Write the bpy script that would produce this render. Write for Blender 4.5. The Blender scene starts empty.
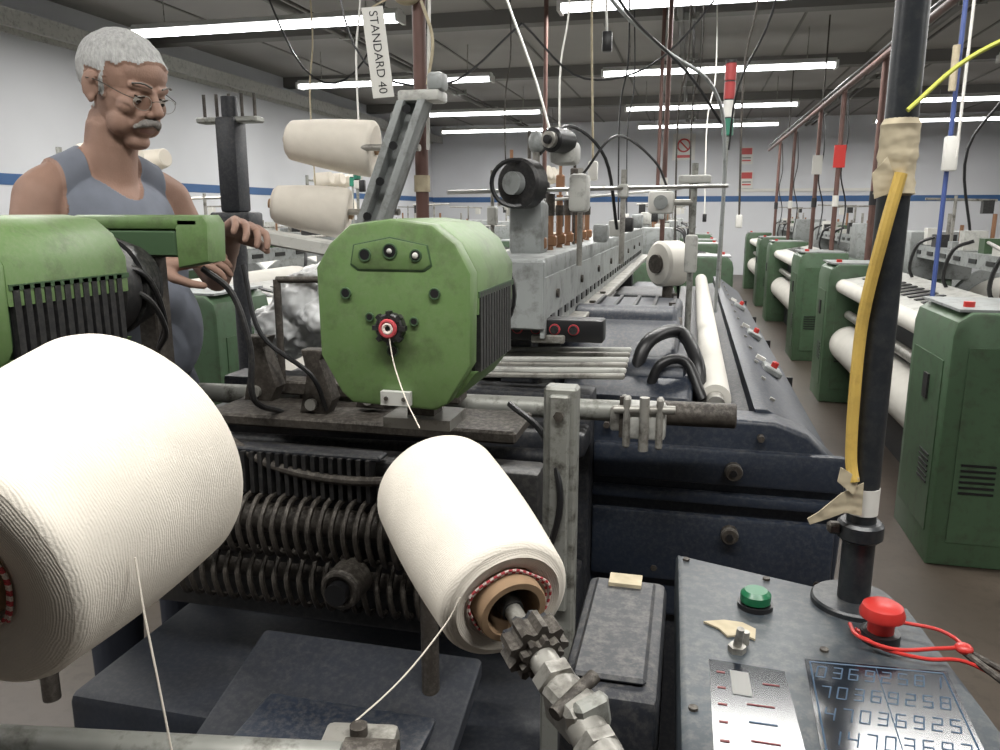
import bpy, bmesh, math, random
from mathutils import Vector, Matrix, noise, Euler
random.seed(7)
S=bpy.context.scene
V=Vector
# ------------------------------------------------------------------ materials
def P(name,col,rough=.5,metal=0,var=.15,scale=8,bump=0,bscale=80,dust=0,dustcol=(.27,.25,.215),emit=None,es=0,aniso=None,grime=0):
    m=bpy.data.materials.new(name); m.use_nodes=True
    nt=m.node_tree; n=nt.nodes; l=nt.links; b=n['Principled BSDF']
    b.inputs['Roughness'].default_value=rough; b.inputs['Metallic'].default_value=metal
    b.inputs['Base Color'].default_value=(*col,1)
    if emit: b.inputs['Emission Color'].default_value=(*emit,1); b.inputs['Emission Strength'].default_value=es
    if not (var or dust or bump): return m
    tc=n.new('ShaderNodeTexCoord'); nz=n.new('ShaderNodeTexNoise'); nz.inputs['Scale'].default_value=scale; nz.inputs['Detail'].default_value=2
    vec=tc.outputs['Object']
    if aniso:
        mp=n.new('ShaderNodeMapping'); l.new(vec,mp.inputs[0]); mp.inputs['Scale'].default_value=aniso; vec=mp.outputs[0]
    l.new(vec,nz.inputs['Vector'])
    cr=n.new('ShaderNodeMixRGB'); l.new(nz.outputs[0],cr.inputs[0])
    cr.inputs[1].default_value=(*[c*(1-1.6*var if var<.6 else .1) for c in col],1); cr.inputs[2].default_value=(*[min(1,c*(1+1.6*var)) for c in col],1)
    out=cr.outputs[0]
    if grime:
        n4=n.new('ShaderNodeTexNoise'); n4.inputs['Scale'].default_value=22; n4.inputs['Detail'].default_value=5; n4.inputs['Roughness'].default_value=.7; l.new(tc.outputs['Object'],n4.inputs['Vector'])
        m4=n.new('ShaderNodeMapRange'); m4.inputs[1].default_value=.50; m4.inputs[2].default_value=.68; m4.inputs[4].default_value=grime; l.new(n4.outputs[0],m4.inputs[0])
        x4=n.new('ShaderNodeMixRGB'); l.new(m4.outputs[0],x4.inputs[0]); l.new(out,x4.inputs[1]); x4.inputs[2].default_value=(.035,.028,.02,1); out=x4.outputs[0]
    if dust:
        g=n.new('ShaderNodeNewGeometry'); sx=n.new('ShaderNodeSeparateXYZ'); l.new(g.outputs['Normal'],sx.inputs[0])
        n2=n.new('ShaderNodeTexNoise'); n2.inputs['Scale'].default_value=95; n2.inputs['Detail'].default_value=4; n2.inputs['Roughness'].default_value=.75; l.new(tc.outputs['Object'],n2.inputs['Vector'])
        mr=n.new('ShaderNodeMapRange'); mr.inputs[1].default_value=-.3; mr.inputs[2].default_value=1; mr.inputs[3].default_value=.2*dust; mr.inputs[4].default_value=dust; l.new(sx.outputs[2],mr.inputs[0])
        m2=n.new('ShaderNodeMapRange'); m2.inputs[1].default_value=.44; m2.inputs[2].default_value=.74; l.new(n2.outputs[0],m2.inputs[0])
        mu=n.new('ShaderNodeMath'); mu.operation='MULTIPLY'; l.new(mr.outputs[0],mu.inputs[0]); l.new(m2.outputs[0],mu.inputs[1])
        mx=n.new('ShaderNodeMixRGB'); l.new(mu.outputs[0],mx.inputs[0]); l.new(out,mx.inputs[1]); mx.inputs[2].default_value=(*dustcol,1); out=mx.outputs[0]
    l.new(out,b.inputs['Base Color'])
    if bump:
        n3=n.new('ShaderNodeTexNoise'); n3.inputs['Scale'].default_value=bscale; n3.inputs['Detail'].default_value=1; l.new(vec,n3.inputs['Vector'])
        bp=n.new('ShaderNodeBump'); bp.inputs['Strength'].default_value=bump; bp.inputs['Distance'].default_value=.01
        l.new(n3.outputs[0],bp.inputs['Height']); l.new(bp.outputs[0],b.inputs['Normal'])
    return m
def yarn_mat(name,col=(.655,.61,.535),k=3100,mm=26,face=False):
    m=P(name,col,.97,0,.06,34); nt=m.node_tree; n=nt.nodes; l=nt.links; b=n['Principled BSDF']
    tc=n.new('ShaderNodeTexCoord'); sp=n.new('ShaderNodeSeparateXYZ'); l.new(tc.outputs['Object'],sp.inputs[0])
    at=n.new('ShaderNodeMath'); at.operation='ARCTAN2'; l.new(sp.outputs[1],at.inputs[0]); l.new(sp.outputs[0],at.inputs[1])
    if face:
        cb=n.new('ShaderNodeCombineXYZ'); l.new(sp.outputs[0],cb.inputs[0]); l.new(sp.outputs[1],cb.inputs[1])
        vl=n.new('ShaderNodeVectorMath'); vl.operation='LENGTH'; l.new(cb.outputs[0],vl.inputs[0]); zo=vl.outputs['Value']; mm=1
    else: zo=sp.outputs[2]
    nz=n.new('ShaderNodeTexNoise'); nz.inputs['Scale'].default_value=20; nz.inputs['Detail'].default_value=2; l.new(tc.outputs['Object'],nz.inputs[0])
    outs=[]
    for sg,kk in ((1,k),(-1,k*.83)):
        a=n.new('ShaderNodeMath'); a.operation='MULTIPLY'; a.inputs[1].default_value=mm*sg; l.new(at.outputs[0],a.inputs[0])
        z=n.new('ShaderNodeMath'); z.operation='MULTIPLY_ADD'; z.inputs[1].default_value=kk; l.new(zo,z.inputs[0]); l.new(a.outputs[0],z.inputs[2])
        w=n.new('ShaderNodeMath'); w.operation='MULTIPLY_ADD'; w.inputs[1].default_value=38 if sg>0 else 55; l.new(nz.outputs[0],w.inputs[0]); l.new(z.outputs[0],w.inputs[2])
        si=n.new('ShaderNodeMath'); si.operation='SINE'; l.new(w.outputs[0],si.inputs[0]); outs.append(si)
    ad=n.new('ShaderNodeMath'); ad.operation='MULTIPLY_ADD'; ad.inputs[1].default_value=.5; l.new(outs[1].outputs[0],ad.inputs[0]); l.new(outs[0].outputs[0],ad.inputs[2])
    n5=n.new('ShaderNodeTexNoise'); n5.inputs['Scale'].default_value=480; n5.inputs['Detail'].default_value=2; l.new(tc.outputs['Object'],n5.inputs[0])
    a5=n.new('ShaderNodeMath'); a5.operation='MULTIPLY_ADD'; a5.inputs[1].default_value=5; l.new(n5.outputs[0],a5.inputs[0]); l.new(ad.outputs[0],a5.inputs[2])
    bp=n.new('ShaderNodeBump'); bp.inputs['Strength'].default_value=.22; bp.inputs['Distance'].default_value=.0005
    l.new(a5.outputs[0],bp.inputs['Height']); l.new(bp.outputs[0],b.inputs['Normal'])
    return m
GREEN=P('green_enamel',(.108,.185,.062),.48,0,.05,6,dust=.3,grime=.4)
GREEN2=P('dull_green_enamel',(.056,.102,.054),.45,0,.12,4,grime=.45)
GREEND=P('dark_green_enamel',(.04,.08,.035),.5,0,0)
BLACK=P('black_plastic',(.012,.012,.013),.45,0,0,20,dust=.30)
BLACKC=P('black_clean',(.01,.01,.011),.38,0,0)
NAVY=P('navy_painted_steel',(.013,.019,.032),.44,0,.3,5,dust=.26)
NAVY2=P('dark_steel_frame',(.012,.014,.019),.5,0,.0,9,dust=.32)
DARK=P('dark_pit_cover',(.011,.014,.021),.55,0,.3,9,dust=.10)
IRON=P('grimy_iron',(.042,.035,.029),.6,.3,.4,18,dust=.65)
STEEL=P('worn_steel',(.34,.33,.30),.45,.6,.25,14,dust=.3,grime=.75)
STEELB=P('galvanised_steel',(.28,.285,.26),.5,.4,.25,22,dust=.2,grime=.85)
GREYP=P('grey_painted_steel',(.27,.285,.28),.48,.1,.12,8,grime=.5)
LGREY=P('light_grey_paint',(.44,.44,.41),.5,0,.08,8,grime=.45)
CHROME=P('polished_rod',(.45,.45,.43),.28,.9,0)
BRASS=P('copper_rod',(.30,.16,.09),.4,.5,.2,10)
RUST=P('rust_brown_pole',(.10,.05,.04),.55,.1,.3,10)
DPOLE=P('dark_pole_paint',(.018,.021,.025),.38,.2,.3,16,dust=.2)
FLOOR=P('floor_concrete',(.064,.050,.039),.42,0,.4,1.6,grime=.6)
WALL=P('wall_paint',(.55,.56,.58),.75,0,.06,1.2)
CEIL=P('ceiling_panels',(.27,.26,.245),.8,0,.15,1.0)
BEAM=P('ceiling_beam_paint',(.12,.115,.105),.7,0,0)
BLUE=P('blue_stripe_paint',(.03,.09,.22),.6,0,.1,3)
WHITE=P('white_plastic',(.60,.59,.55),.45,0,0)
CLOTH=P('white_woven_cloth',(.57,.55,.50),.85,0,.06,10)
BAG=P('white_plastic_bag',(.62,.63,.63),.3,0,.06,10)
CARD=P('brown_cardboard',(.27,.175,.10),.85,0,.2,40)
RED=P('red_plastic',(.42,.025,.02),.38,0,0)
REDY=P('red_yarn',(.42,.05,.06),.85,0,0)
PINK=P('white_yarn_twist',(.62,.53,.48),.85,0,0)
GRN=P('green_button_plastic',(.008,.11,.045),.3,0,.1,20)
YEL=P('yellow_cable',(.50,.34,.08),.5,0,.15,18,grime=.3)
YG=P('yellow_green_cord',(.42,.44,.06),.5,0,0)
CBLUE=P('blue_cord',(.04,.07,.22),.5,0,0)
TAPE=P('masking_tape',(.40,.345,.24),.8,0,.2,40,.3,70)
PANEL=P('control_panel_face',(.028,.037,.045),.42,0,.25,14,dust=.24)
SCREEN=P('display_glass',(.006,.009,.014),.15,0,0)
PANELL=P('keypad_line_print',(.045,.085,.14),.5,0,0)
PRED=P('panel_red_print',(.16,.03,.03),.5,0,0)
PWHT=P('panel_white_print',(.22,.22,.21),.6,0,0)
SKIN=P('skin',(.265,.160,.118),.68,0,.14,20,.08,240)
SHIRT=P('grey_tank_top',(.155,.17,.205),.95,0,.08,30,.1,600)
PANTS=P('dark_trousers',(.03,.035,.05),.9,0,0)
SHOE=P('shoe_leather',(.02,.018,.016),.6,0,0)
HAIR=P('grey_hair',(.36,.36,.35),.9,0,.28,140,.35,300,aniso=(1,1,.3))
STACHE=P('grey_moustache',(.22,.205,.19),.9,0,.3,200)
EYEW=P('eye',(.40,.37,.33),.3,0,0); EYED=P('iris',(.02,.012,.008),.2,0,0)
LAMPH=P('lamp_housing',(.6,.6,.58),.5,0,0)
LIP=P('lip',(.20,.10,.08),.6,0,0)
TUBE=P('fluorescent_tube',(.9,.9,.9),.4,0,0,emit=(.97,.98,1),es=9)
TUBE.cycles.emission_sampling='NONE'
YARN=yarn_mat('cotton_yarn_package'); YARNF=yarn_mat('cotton_yarn_package_end',(.58,.535,.465),3300,face=True); YARNS=P('cotton_yarn',(.63,.58,.50),.9,0,0)
TLR=P('tower_red',(.34,.03,.03),.35,0,0); TLG=P('tower_green',(.02,.16,.10),.35,0,0); TLY=P('tower_amber',(.5,.2,.03),.35,0,0)
# ------------------------------------------------------------------ builder
def cat(pts,n=8):
    pts=[V(p) for p in pts]
    if len(pts)<3: return pts
    q=[pts[0]*2-pts[1]]+pts+[pts[-1]*2-pts[-2]]; o=[]
    for i in range(1,len(q)-2):
        a,b,c,d=q[i-1:i+3]
        for j in range(n):
            t=j/n; o.append(.5*((2*b)+(c-a)*t+(2*a-5*b+4*c-d)*t*t+(3*b-a-3*c+d)*t**3))
    o.append(pts[-1]); return o
def dirM(p,d): return Matrix.Translation(V(p))@V(d).normalized().to_track_quat('Z','Y').to_matrix().to_4x4()
def eM(c,rot): return Matrix.Translation(V(c))@Euler([math.radians(a) for a in rot]).to_matrix().to_4x4()
class B:
    def __init__(s,name): s.name=name; s.v=[]; s.f=[]; s.fm=[]; s.mats=[]
    def raw(s,vs,fs,m):
        if m not in s.mats: s.mats.append(m)
        i=s.mats.index(m); k=len(s.v); s.v.extend(vs); s.f.extend([tuple(a+k for a in f) for f in fs]); s.fm.extend([i]*len(fs))
    def add(s,tb,m,M=None):
        tb.verts.index_update()
        vs=[(M@v.co if M is not None else v.co.copy()) for v in tb.verts]; fs=[[v.index for v in f.verts] for f in tb.faces]
        tb.free(); s.raw(vs,fs,m)
    def box(s,c,size,m,bev=0,rot=(0,0,0),seg=1):
        M=eM(c,rot); x,y,z=[a/2 for a in size]
        if bev<.003:
            vs=[M@V((i*x,j*y,k*z)) for i in (-1,1) for j in (-1,1) for k in (-1,1)]
            s.raw(vs,[(0,1,3,2),(4,6,7,5),(0,4,5,1),(2,3,7,6),(0,2,6,4),(1,5,7,3)],m); return
        if bev>=.006: seg=2
        tb=bmesh.new(); bmesh.ops.create_cube(tb,size=1)
        bmesh.ops.transform(tb,matrix=Matrix.Diagonal((*size,1)),verts=tb.verts)
        bmesh.ops.bevel(tb,geom=tb.edges[:],offset=min(bev,min(size)*.45),segments=seg,profile=.5,affect='EDGES')
        s.add(tb,m,M)
    def bb(s,x0,x1,y0,y1,z0,z1,m,bev=0): s.box(((x0+x1)/2,(y0+y1)/2,(z0+z1)/2),(abs(x1-x0),abs(y1-y0),abs(z1-z0)),m,bev)
    def cyl(s,p1,p2,r,m,r2=None,seg=24,bev=0):
        p1,p2=V(p1),V(p2); h=(p2-p1).length; r2=r if r2 is None else r2
        bev=min(bev,h*.4)
        M=dirM(p1,p2-p1); prof=[(r,0),(r2,h)] if not bev else [(r-bev,0),(r,bev),(r2,h-bev),(r2-bev,h)]
        vs=[];fs=[]
        for (rr,z) in prof:
            for j in range(seg):
                a=2*math.pi*j/seg; vs.append(M@V((rr*math.cos(a),rr*math.sin(a),z)))
        for i in range(len(prof)-1):
            for j in range(seg): fs.append((i*seg+j,i*seg+(j+1)%seg,(i+1)*seg+(j+1)%seg,(i+1)*seg+j))
        fs.append(tuple(range(seg))[::-1]); k=(len(prof)-1)*seg; fs.append(tuple(range(k,k+seg)))
        s.raw(vs,fs,m)
    def prism(s,pts,ax,lo,hi,m,bev=0,M=None,seg=2):
        tb=bmesh.new()
        f={'x':lambda a,b,c:(c,a,b),'y':lambda a,b,c:(a,c,b),'z':lambda a,b,c:(a,b,c)}[ax]
        A=[tb.verts.new(f(p[0],p[1],lo)) for p in pts]; C=[tb.verts.new(f(p[0],p[1],hi)) for p in pts]
        tb.faces.new(A); tb.faces.new(C[::-1]); k=len(pts)
        for i in range(k): tb.faces.new((A[i],C[i],C[(i+1)%k],A[(i+1)%k]))
        bmesh.ops.recalc_face_normals(tb,faces=tb.faces[:])
        if bev:
            A_=set(A)
            e=[e for e in tb.edges if (e.verts[0] in A_)==(e.verts[1] in A_)]
            bmesh.ops.bevel(tb,geom=e,offset=bev,segments=seg,profile=.5,affect='EDGES')
        s.add(tb,m,M)
    def tube(s,pts,r,m,seg=8,n=6,flat=1):
        q=cat(pts,n); vs=[];fs=[]; up=None
        for i,p in enumerate(q):
            t=(q[min(i+1,len(q)-1)]-q[max(i-1,0)]).normalized()
            if up is None: up=t.orthogonal().normalized()
            up=(up-t*up.dot(t)).normalized(); sd=t.cross(up)
            for j in range(seg):
                a=2*math.pi*j/seg; vs.append(p+r*(math.cos(a)*up+math.sin(a)*sd*flat))
        for i in range(len(q)-1):
            for j in range(seg): fs.append((i*seg+j,i*seg+(j+1)%seg,(i+1)*seg+(j+1)%seg,(i+1)*seg+j))
        fs.append(tuple(range(seg))[::-1]); k=(len(q)-1)*seg; fs.append(tuple(range(k,k+seg)))
        s.raw(vs,fs,m)
    def lathe(s,prof,M,m,seg=48):
        vs=[];fs=[]
        for r,h in prof:
            for j in range(seg):
                a=2*math.pi*j/seg; vs.append(M@V((max(r,1e-5)*math.cos(a),max(r,1e-5)*math.sin(a),h)))
        for i in range(len(prof)-1):
            for j in range(seg): fs.append((i*seg+j,i*seg+(j+1)%seg,(i+1)*seg+(j+1)%seg,(i+1)*seg+j))
        s.raw(vs,fs,m)
    def torus(s,c,d,R,r,m,seg=24,ss=6,arc=1.0,M=None):
        M=M or dirM(c,d); n=int(seg*arc); pts=[M@V((R*math.cos(2*math.pi*i/seg),R*math.sin(2*math.pi*i/seg),0)) for i in range(n+1)]
        s.tube(pts,r,m,ss,1)
    def ball(s,c,r,m,rot=(0,0,0),seg=16):
        tb=bmesh.new(); bmesh.ops.create_uvsphere(tb,u_segments=seg,v_segments=seg//2,radius=1)
        if not hasattr(r,'__len__'): r=(r,r,r)
        s.add(tb,m,eM(c,rot)@Matrix.Diagonal((*r,1)))
    def mesh(s,ang=35,off=None):
        me=bpy.data.meshes.new(s.name)
        vs=s.v if off is None else [V(v)-off for v in s.v]
        me.from_pydata([tuple(v) for v in vs],[],s.f)
        for m in s.mats: me.materials.append(m)
        me.polygons.foreach_set('material_index',s.fm); me.polygons.foreach_set('use_smooth',[True]*len(s.f))
        me.update(); me.set_sharp_from_angle(angle=math.radians(ang)); return me
    def done(s,M=None,parent=None,ang=35):
        off=None
        if M is None:
            lo=[min(v[i] for v in s.v) for i in range(3)]; hi=[max(v[i] for v in s.v) for i in range(3)]
            off=V(((lo[0]+hi[0])/2,(lo[1]+hi[1])/2,lo[2])); M=Matrix.Translation(off)
        me=s.mesh(ang,off); o=bpy.data.objects.new(s.name,me); S.collection.objects.link(o); o.matrix_world=M
        if parent: o.parent=parent; o.matrix_parent_inverse=Matrix.Translation(-parent.location)
        return o
def empty(name,loc):
    e=bpy.data.objects.new(name,None); e.empty_display_size=.1; S.collection.objects.link(e); e.location=loc
    return e
def inst(name,me,loc,rz=0):
    o=bpy.data.objects.new(name,me); S.collection.objects.link(o); o.location=loc; o.rotation_euler=(0,0,math.radians(rz)); return o
# ------------------------------------------------------------------ room
XL,XR,YB,YF,H=-6.0,9.0,18.0,-3.0,3.3
b=B('floor'); b.bb(XL-.1,XR+.1,YF-.1,YB+.1,-.1,0,FLOOR); b.done()
b=B('ceiling'); b.bb(XL-.1,XR+.1,YF-.1,YB+.1,H,H+.1,CEIL); b.done()
for nm,a in (('wall_back',(XL,XR,YB,YB+.1)),('wall_left',(XL-.1,XL,YF-.1,YB+.1))):
    b=B(nm); b.bb(*a,0,H,WALL); b.done()
b=B('trim_1'); b.bb(XL,XL+.006,YF,YB,1.59,1.69,BLUE); b.done()
b=B('trim_2'); b.bb(XL+.006,XR,YB-.006,YB,1.57,1.69,BLUE); b.done()
b=B('trim_3')
for y in [1.9,5.0,8.1,11.2,14.3]: b.bb(XL,XR,y-.09,y+.09,H-.14,H,BEAM)
for x in range(-5,9): b.bb(x-.012,x+.012,YF,YB,H-.012,H,BEAM)
b.done()
b=B('ceiling_conduit')
for x in [-3.6,-.2,2.2,5.6]:
    b.cyl((x,YF,H-.17),(x,YB,H-.17),.03,BEAM,seg=12); b.cyl((x+.12,YF,H-.17),(x+.12,YB,H-.17),.015,IRON,seg=8)
    for y in range(-2,18,2): b.bb(x-.05,x+.17,y-.015,y+.015,H-.2,H-.13,STEELB)
b.done()
b=B('cable_tray'); X=XL+.02; b.bb(X,X+.25,YF,YB,2.95,3.0,LGREY); b.bb(X,X+.02,YF,YB,2.9,3.05,LGREY); b.bb(X+.23,X+.25,YF,YB,2.9,3.05,LGREY); b.done()
b=B('fluorescent_light_fixture')
b.prism([(-.09,.02),(.09,.02),(.05,.07),(-.05,.07)],'x',-1.25,1.25,LAMPH)
for x in (-.95,.95): b.cyl((x,0,.07),(x,0,.4),.005,STEEL,seg=6)
for s in (-1,1): b.bb(s*1.235,s*1.265,-.09,.09,-.035,.04,LAMPH)
for dy in (-.05,.05): b.cyl((-1.23,dy,-.005),(1.23,dy,-.005),.017,TUBE,seg=12)
FM=b.mesh()
Ld=bpy.data.lights.new('fluorescent_lamp','AREA'); Ld.shape='RECTANGLE'; Ld.size=2.5; Ld.size_y=.12; Ld.energy=80; Ld.color=(1,.98,.94)
for y in (.2,3.3,6.45,9.5,12.7,15.4):
    for x0 in (-4.9,-1.08,3.0):
        f=inst('fluorescent_light_fixture',FM,(x0+1.25,y,2.9)); o=bpy.data.objects.new('lamp',Ld); S.collection.objects.link(o); o.parent=f; o.location=(0,0,-.035)
b=B('no_smoking_sign'); b.bb(-.5,-.02,YB-.04,YB-.008,2.45,3.0,WHITE); b.torus((-.26,YB-.045,2.76),(0,1,0),.13,.018,RED); b.box((-.26,YB-.05,2.76),(.26,.015,.03),RED,rot=(0,45,0)); b.bb(-.42,-.1,YB-.045,YB-.04,2.5,2.56,RED); b.done()
b=B('warning_sign_board')
for x,z in ((.92,2.35),(.95,1.85),(3.6,2.4),(3.6,1.95)):
    b.bb(x,x+.26,YB-.04,YB-.008,z,z+.36,WHITE); b.bb(x+.02,x+.24,YB-.045,YB-.04,z+.2,z+.33,RED); b.bb(x+.04,x+.22,YB-.045,YB-.04,z+.06,z+.09,RED); b.bb(x+.04,x+.22,YB-.045,YB-.04,z+.12,z+.14,BLACKC)
b.bb(.9,4.0,YB-.03,YB-.008,1.78,1.84,WHITE)
b.done()
# ------------------------------------------------------------------ feeders
def feeder(name,cx,y0,z0,depth=.235,cab=2):
    b=B(name); cz=z0+.122
    o=[(-.103,-.055),(-.075,-.105),(-.06,-.118),(.055,-.122),(.072,-.112),(.103,-.06),(.105,.055),(.085,.092),(.055,.115),(.0,.122),(-.055,.115),(-.085,.09),(-.104,.06)]
    b.prism([(cx+x,cz+z) for x,z in o],'y',y0,y0+.035,GREEN,.006)
    i=[(x*.93,z*.93) for x,z in o]
    b.prism([(cx+x,cz+z) for x,z in i],'y',y0+.035,y0+depth-.03,GREEND,.0)
    up=[(-.104,-.0),(.104,-.0),(.105,.055),(.085,.092),(.055,.115),(0,.122),(-.055,.115),(-.085,.09),(-.104,.06)]
    b.prism([(cx+x,cz+z) for x,z in up],'y',y0+.033,y0+depth,GREEN,.004)
    lo=[(-.075,-.112),(.075,-.112),(.103,-.075),(-.103,-.075)]
    b.prism([(cx+x,cz+z) for x,z in lo],'y',y0+.033,y0+depth,GREEN,.003)
    for sx in (-1,1):
        b.bb(cx+sx*.094,cx+sx*.099,y0+.04,y0+depth-.01,cz-.075,cz+.0,BLACKC)
        for k in range(12):
            yy=y0+.047+k*(depth-.07)/11; b.bb(cx+sx*.098,cx+sx*.106,yy-.0055,yy+.0055,cz-.076,cz+.028,BLACK)
        b.bb(cx+sx*.097,cx+sx*.106,y0+.036,y0+depth,cz+.022,cz+.03,GREEND)
    f=y0
    b.prism([(cx-.055,cz+.064),(cx-.045,cz+.057),(cx+.045,cz+.057),(cx+.055,cz+.064),(cx+.05,cz+.09),(cx,cz+.1),(cx-.05,cz+.09)],'y',f-.001,f+.01,GREEND,.001)
    b.prism([(cx-.053,cz+.066),(cx-.043,cz+.059),(cx+.043,cz+.059),(cx+.053,cz+.066),(cx+.048,cz+.089),(cx,cz+.098),(cx-.048,cz+.089)],'y',f-.0018,f+.01,GREEN,.001)
    for x,z,r,m in ((-.034,.077,.0065,BLACKC),(0,.082,.008,BLACKC),(.034,.077,.006,BLACKC),(-.062,.028,.0055,BLACKC),(.058,.03,.0055,BLACKC),(-.03,-.002,.004,BLACKC),(.03,-.006,.004,BLACKC),(0,-.045,.006,BLACKC)):
        b.cyl((cx+x,f-.003,cz+z),(cx+x,f+.01,cz+z),r,m,seg=16); b.torus((cx+x,f-.002,cz+z),(0,1,0),r+.001,.0014,GREEND,16,6)
    b.ball((cx,f-.004,cz+.082),(.0035,.002,.0035),LGREY); b.ball((cx+.034,f-.004,cz+.077),(.004,.002,.004),WHITE)
    ez=cz-.014
    b.cyl((cx,f-.014,ez),(cx,f+.01,ez),.019,BLACK,seg=24,bev=.002)
    for k in range(8):
        a=k*math.pi/4; b.box((cx+.018*math.cos(a),f-.01,ez+.018*math.sin(a)),(.008,.01,.006),BLACK,rot=(0,-math.degrees(a),0))
    b.torus((cx,f-.016,ez),(0,1,0),.0095,.003,REDY,24,8); b.torus((cx,f-.017,ez),(0,1,0),.0058,.0022,PINK,20,8); b.cyl((cx,f-.016,ez),(cx,f,ez),.0045,BLACKC,seg=12)
    b.box((cx+.005,f-.006,cz-.106),(.04,.01,.018),LGREY,.002)
    for x in (-.007,.017): b.cyl((cx+x,f-.013,cz-.106),(cx+x,f-.01,cz-.106),.003,IRON,seg=8)
    by=y0+depth
    b.cyl((cx+.01,by,cz),(cx+.01,by+.05,cz),.085,BLACK,seg=32,bev=.006)
    for k in range(5): b.cyl((cx+.01,by+.052+k*.014,cz),(cx+.01,by+.06+k*.014,cz),.088-.004*k,BLACK,seg=32)
    b.cyl((cx+.01,by+.05,cz),(cx+.01,by+.13,cz),.055,BLACKC,seg=24); b.torus((cx+.01,by+.125,cz),(0,1,0),.05,.006,BLACK)
    for k in range(cab):
        b.tube([(cx+.06,by+.02,cz+.04-.03*k),(cx+.10,by+.05,cz+.02-.04*k),(cx+.09,by+.1,cz-.06-.02*k),(cx+.05,by+.13,cz-.12)],.005,BLACK)
    b.bb(cx-.02,cx+.02,y0+.1,y0+.14,cz-.16,cz-.11,IRON); b.bb(cx-.05,cx+.05,y0+.08,y0+.16,cz-.172,cz-.157,STEEL)
    return b
b=feeder('weft_yarn_feeder',-.367,.93,1.098,cab=0)
b.cyl((-.367,1.05,.56),(-.367,1.05,.95),.014,IRON); b.done()
b=feeder('weft_yarn_feeder',-.995,.83,1.102,.27)
b.cyl((-.995,.95,.56),(-.995,.95,.955),.014,IRON); b.done()
b=B('feeder_hood')
b.bb(-1.12,-.845,1.24,1.30,1.318,1.345,GREEN,.010); b.prism([(-.90,1.25),(-.835,1.262),(-.832,1.33),(-.842,1.345),(-.90,1.345)],'y',1.24,1.30,GREEN,.008); b.bb(-1.12,-.90,1.243,1.297,1.27,1.318,GREEND,.004)
b.bb(-1.0,-.96,1.25,1.295,.9,1.27,IRON,.003); b.tube([(-.87,1.27,1.25),(-.83,1.30,1.2),(-.80,1.3,1.1),(-.8,1.3,1.0),(-.8,1.4,.95)],.006,BLACK); b.done()
# ------------------------------------------------------------------ yarn packages (foreground)
def twist_ring(b,z,R,r=.0014,n=120,arc=1.0,ph=0):
    for i in range(int(n*arc)):
        a=ph+2*math.pi*i/n; a2=ph+2*math.pi*(i+1.15)/n; f=lambda q:R+.003*math.sin(2*q+1)+.0015*math.sin(5*q)
        b.cyl((f(a)*math.cos(a),f(a)*math.sin(a),z),(f(a2)*math.cos(a2),f(a2)*math.sin(a2),z+.0005),r,REDY if (i//2)%2 else PINK,seg=6)
def package(name,p_near,p_far,Rn,Rf,rc,twist=1):
    p1,p2=V(p_near),V(p_far); L=(p2-p1).length; b=B(name)
    face=[(rc,.012),(rc+.004,.003),(rc+.012,.0),(Rn*.8,-.003),(Rn-.010,0),(Rn-.006,.0015)]
    pr=[(Rn-.006,.0015),(Rn-.0025,.004),(Rn-.0005,.008),(Rn,.013)]
    for i in range(1,8):
        t=i/8; pr.append((Rn+(Rf-Rn)*t+.003*math.sin(math.pi*t),.013+(L-.026)*t))
    pr+=[(Rf,L-.012),(Rf-.0015,L-.006),(Rf-.006,L-.0015),(Rf-.012,L)]
    b.lathe(face[::-1],Matrix(),YARNF,96); b.lathe(pr[::-1],Matrix(),YARN,96); b.lathe([(Rf-.012,L),(rc,L)][::-1],Matrix(),YARNF,96)
    b.lathe([(rc*.74,.02),(rc*.74,-.012),(rc*.78,-.015),(rc*.96,-.015),(rc,-.012),(rc+.001,.03)][::-1],Matrix(),CARD,48)
    b.lathe([(rc*.74,-.012),(rc*.74,L+.01),(rc+.001,L+.01),(rc+.001,L-.02)],Matrix(),CARD,32)
    if twist: twist_ring(b,-.001,rc+.003); twist_ring(b,-.003,rc+.0065,.0013,130,.55,.4)
    return b.done(dirM(p1,p2-p1),ang=50)
C1=V((-.153,.663,.987)); C2=V((-.278,.831,1.031)); AX=(C1-C2).normalized()
package('yarn_cone',C1,C2,.066,.0745,.034)
D1=V((-.455,.373,1.118)); D2=V((-.456,.545,1.150)); AD=(D1-D2).normalized()
package('yarn_cone',D1,D2,.093,.110,.036)
b=B('yarn_cone_spindle')
b.cyl(C2-AX*.03,C1+AX*.05,.0085,STEEL,seg=16); b.cyl(C1-AX*.03,C1+AX*.012,.016,BLACK,seg=16,r2=.011)
M=dirM(C1+AX*.062,AX)
star=[]
for i in range(36):
    a=2*math.pi*i/36; r=.029 if (i%4) in (0,1) else .022; star.append((r*math.cos(a),r*math.sin(a)))
b.prism(star,'z',-.014,.008,IRON,0,M=M); b.prism([(x*.85,y*.85) for x,y in star],'z',-.02,-.013,NAVY2,0,M=M); b.prism([(x*.7,y*.7) for x,y in star],'z',.008,.016,IRON,0,M=M)
b.cyl(C1+AX*.07,C1+AX*.115,.013,STEEL,seg=20,bev=.002)
hexa=[(.019*math.cos(i*math.pi/3),.019*math.sin(i*math.pi/3)) for i in range(6)]
b.prism(hexa,'z',-.007,.007,STEEL,.002,M=dirM(C1+AX*.102,AX))
b.cyl(C1+AX*.11,C1+AX*.2,.016,STEEL,seg=20,bev=.003)
pc=C1+AX*.135
b.box(pc,(.046,.034,.034),STEEL,.005,rot=(10,0,-50)); b.cyl(pc+V((-.012,-.022,.008)),pc+V((.014,.018,.020)),.006,IRON,seg=12)
b.box(pc+V((.016,-.012,.006)),(.014,.03,.03),STEELB,.004,rot=(10,0,-50))
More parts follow.
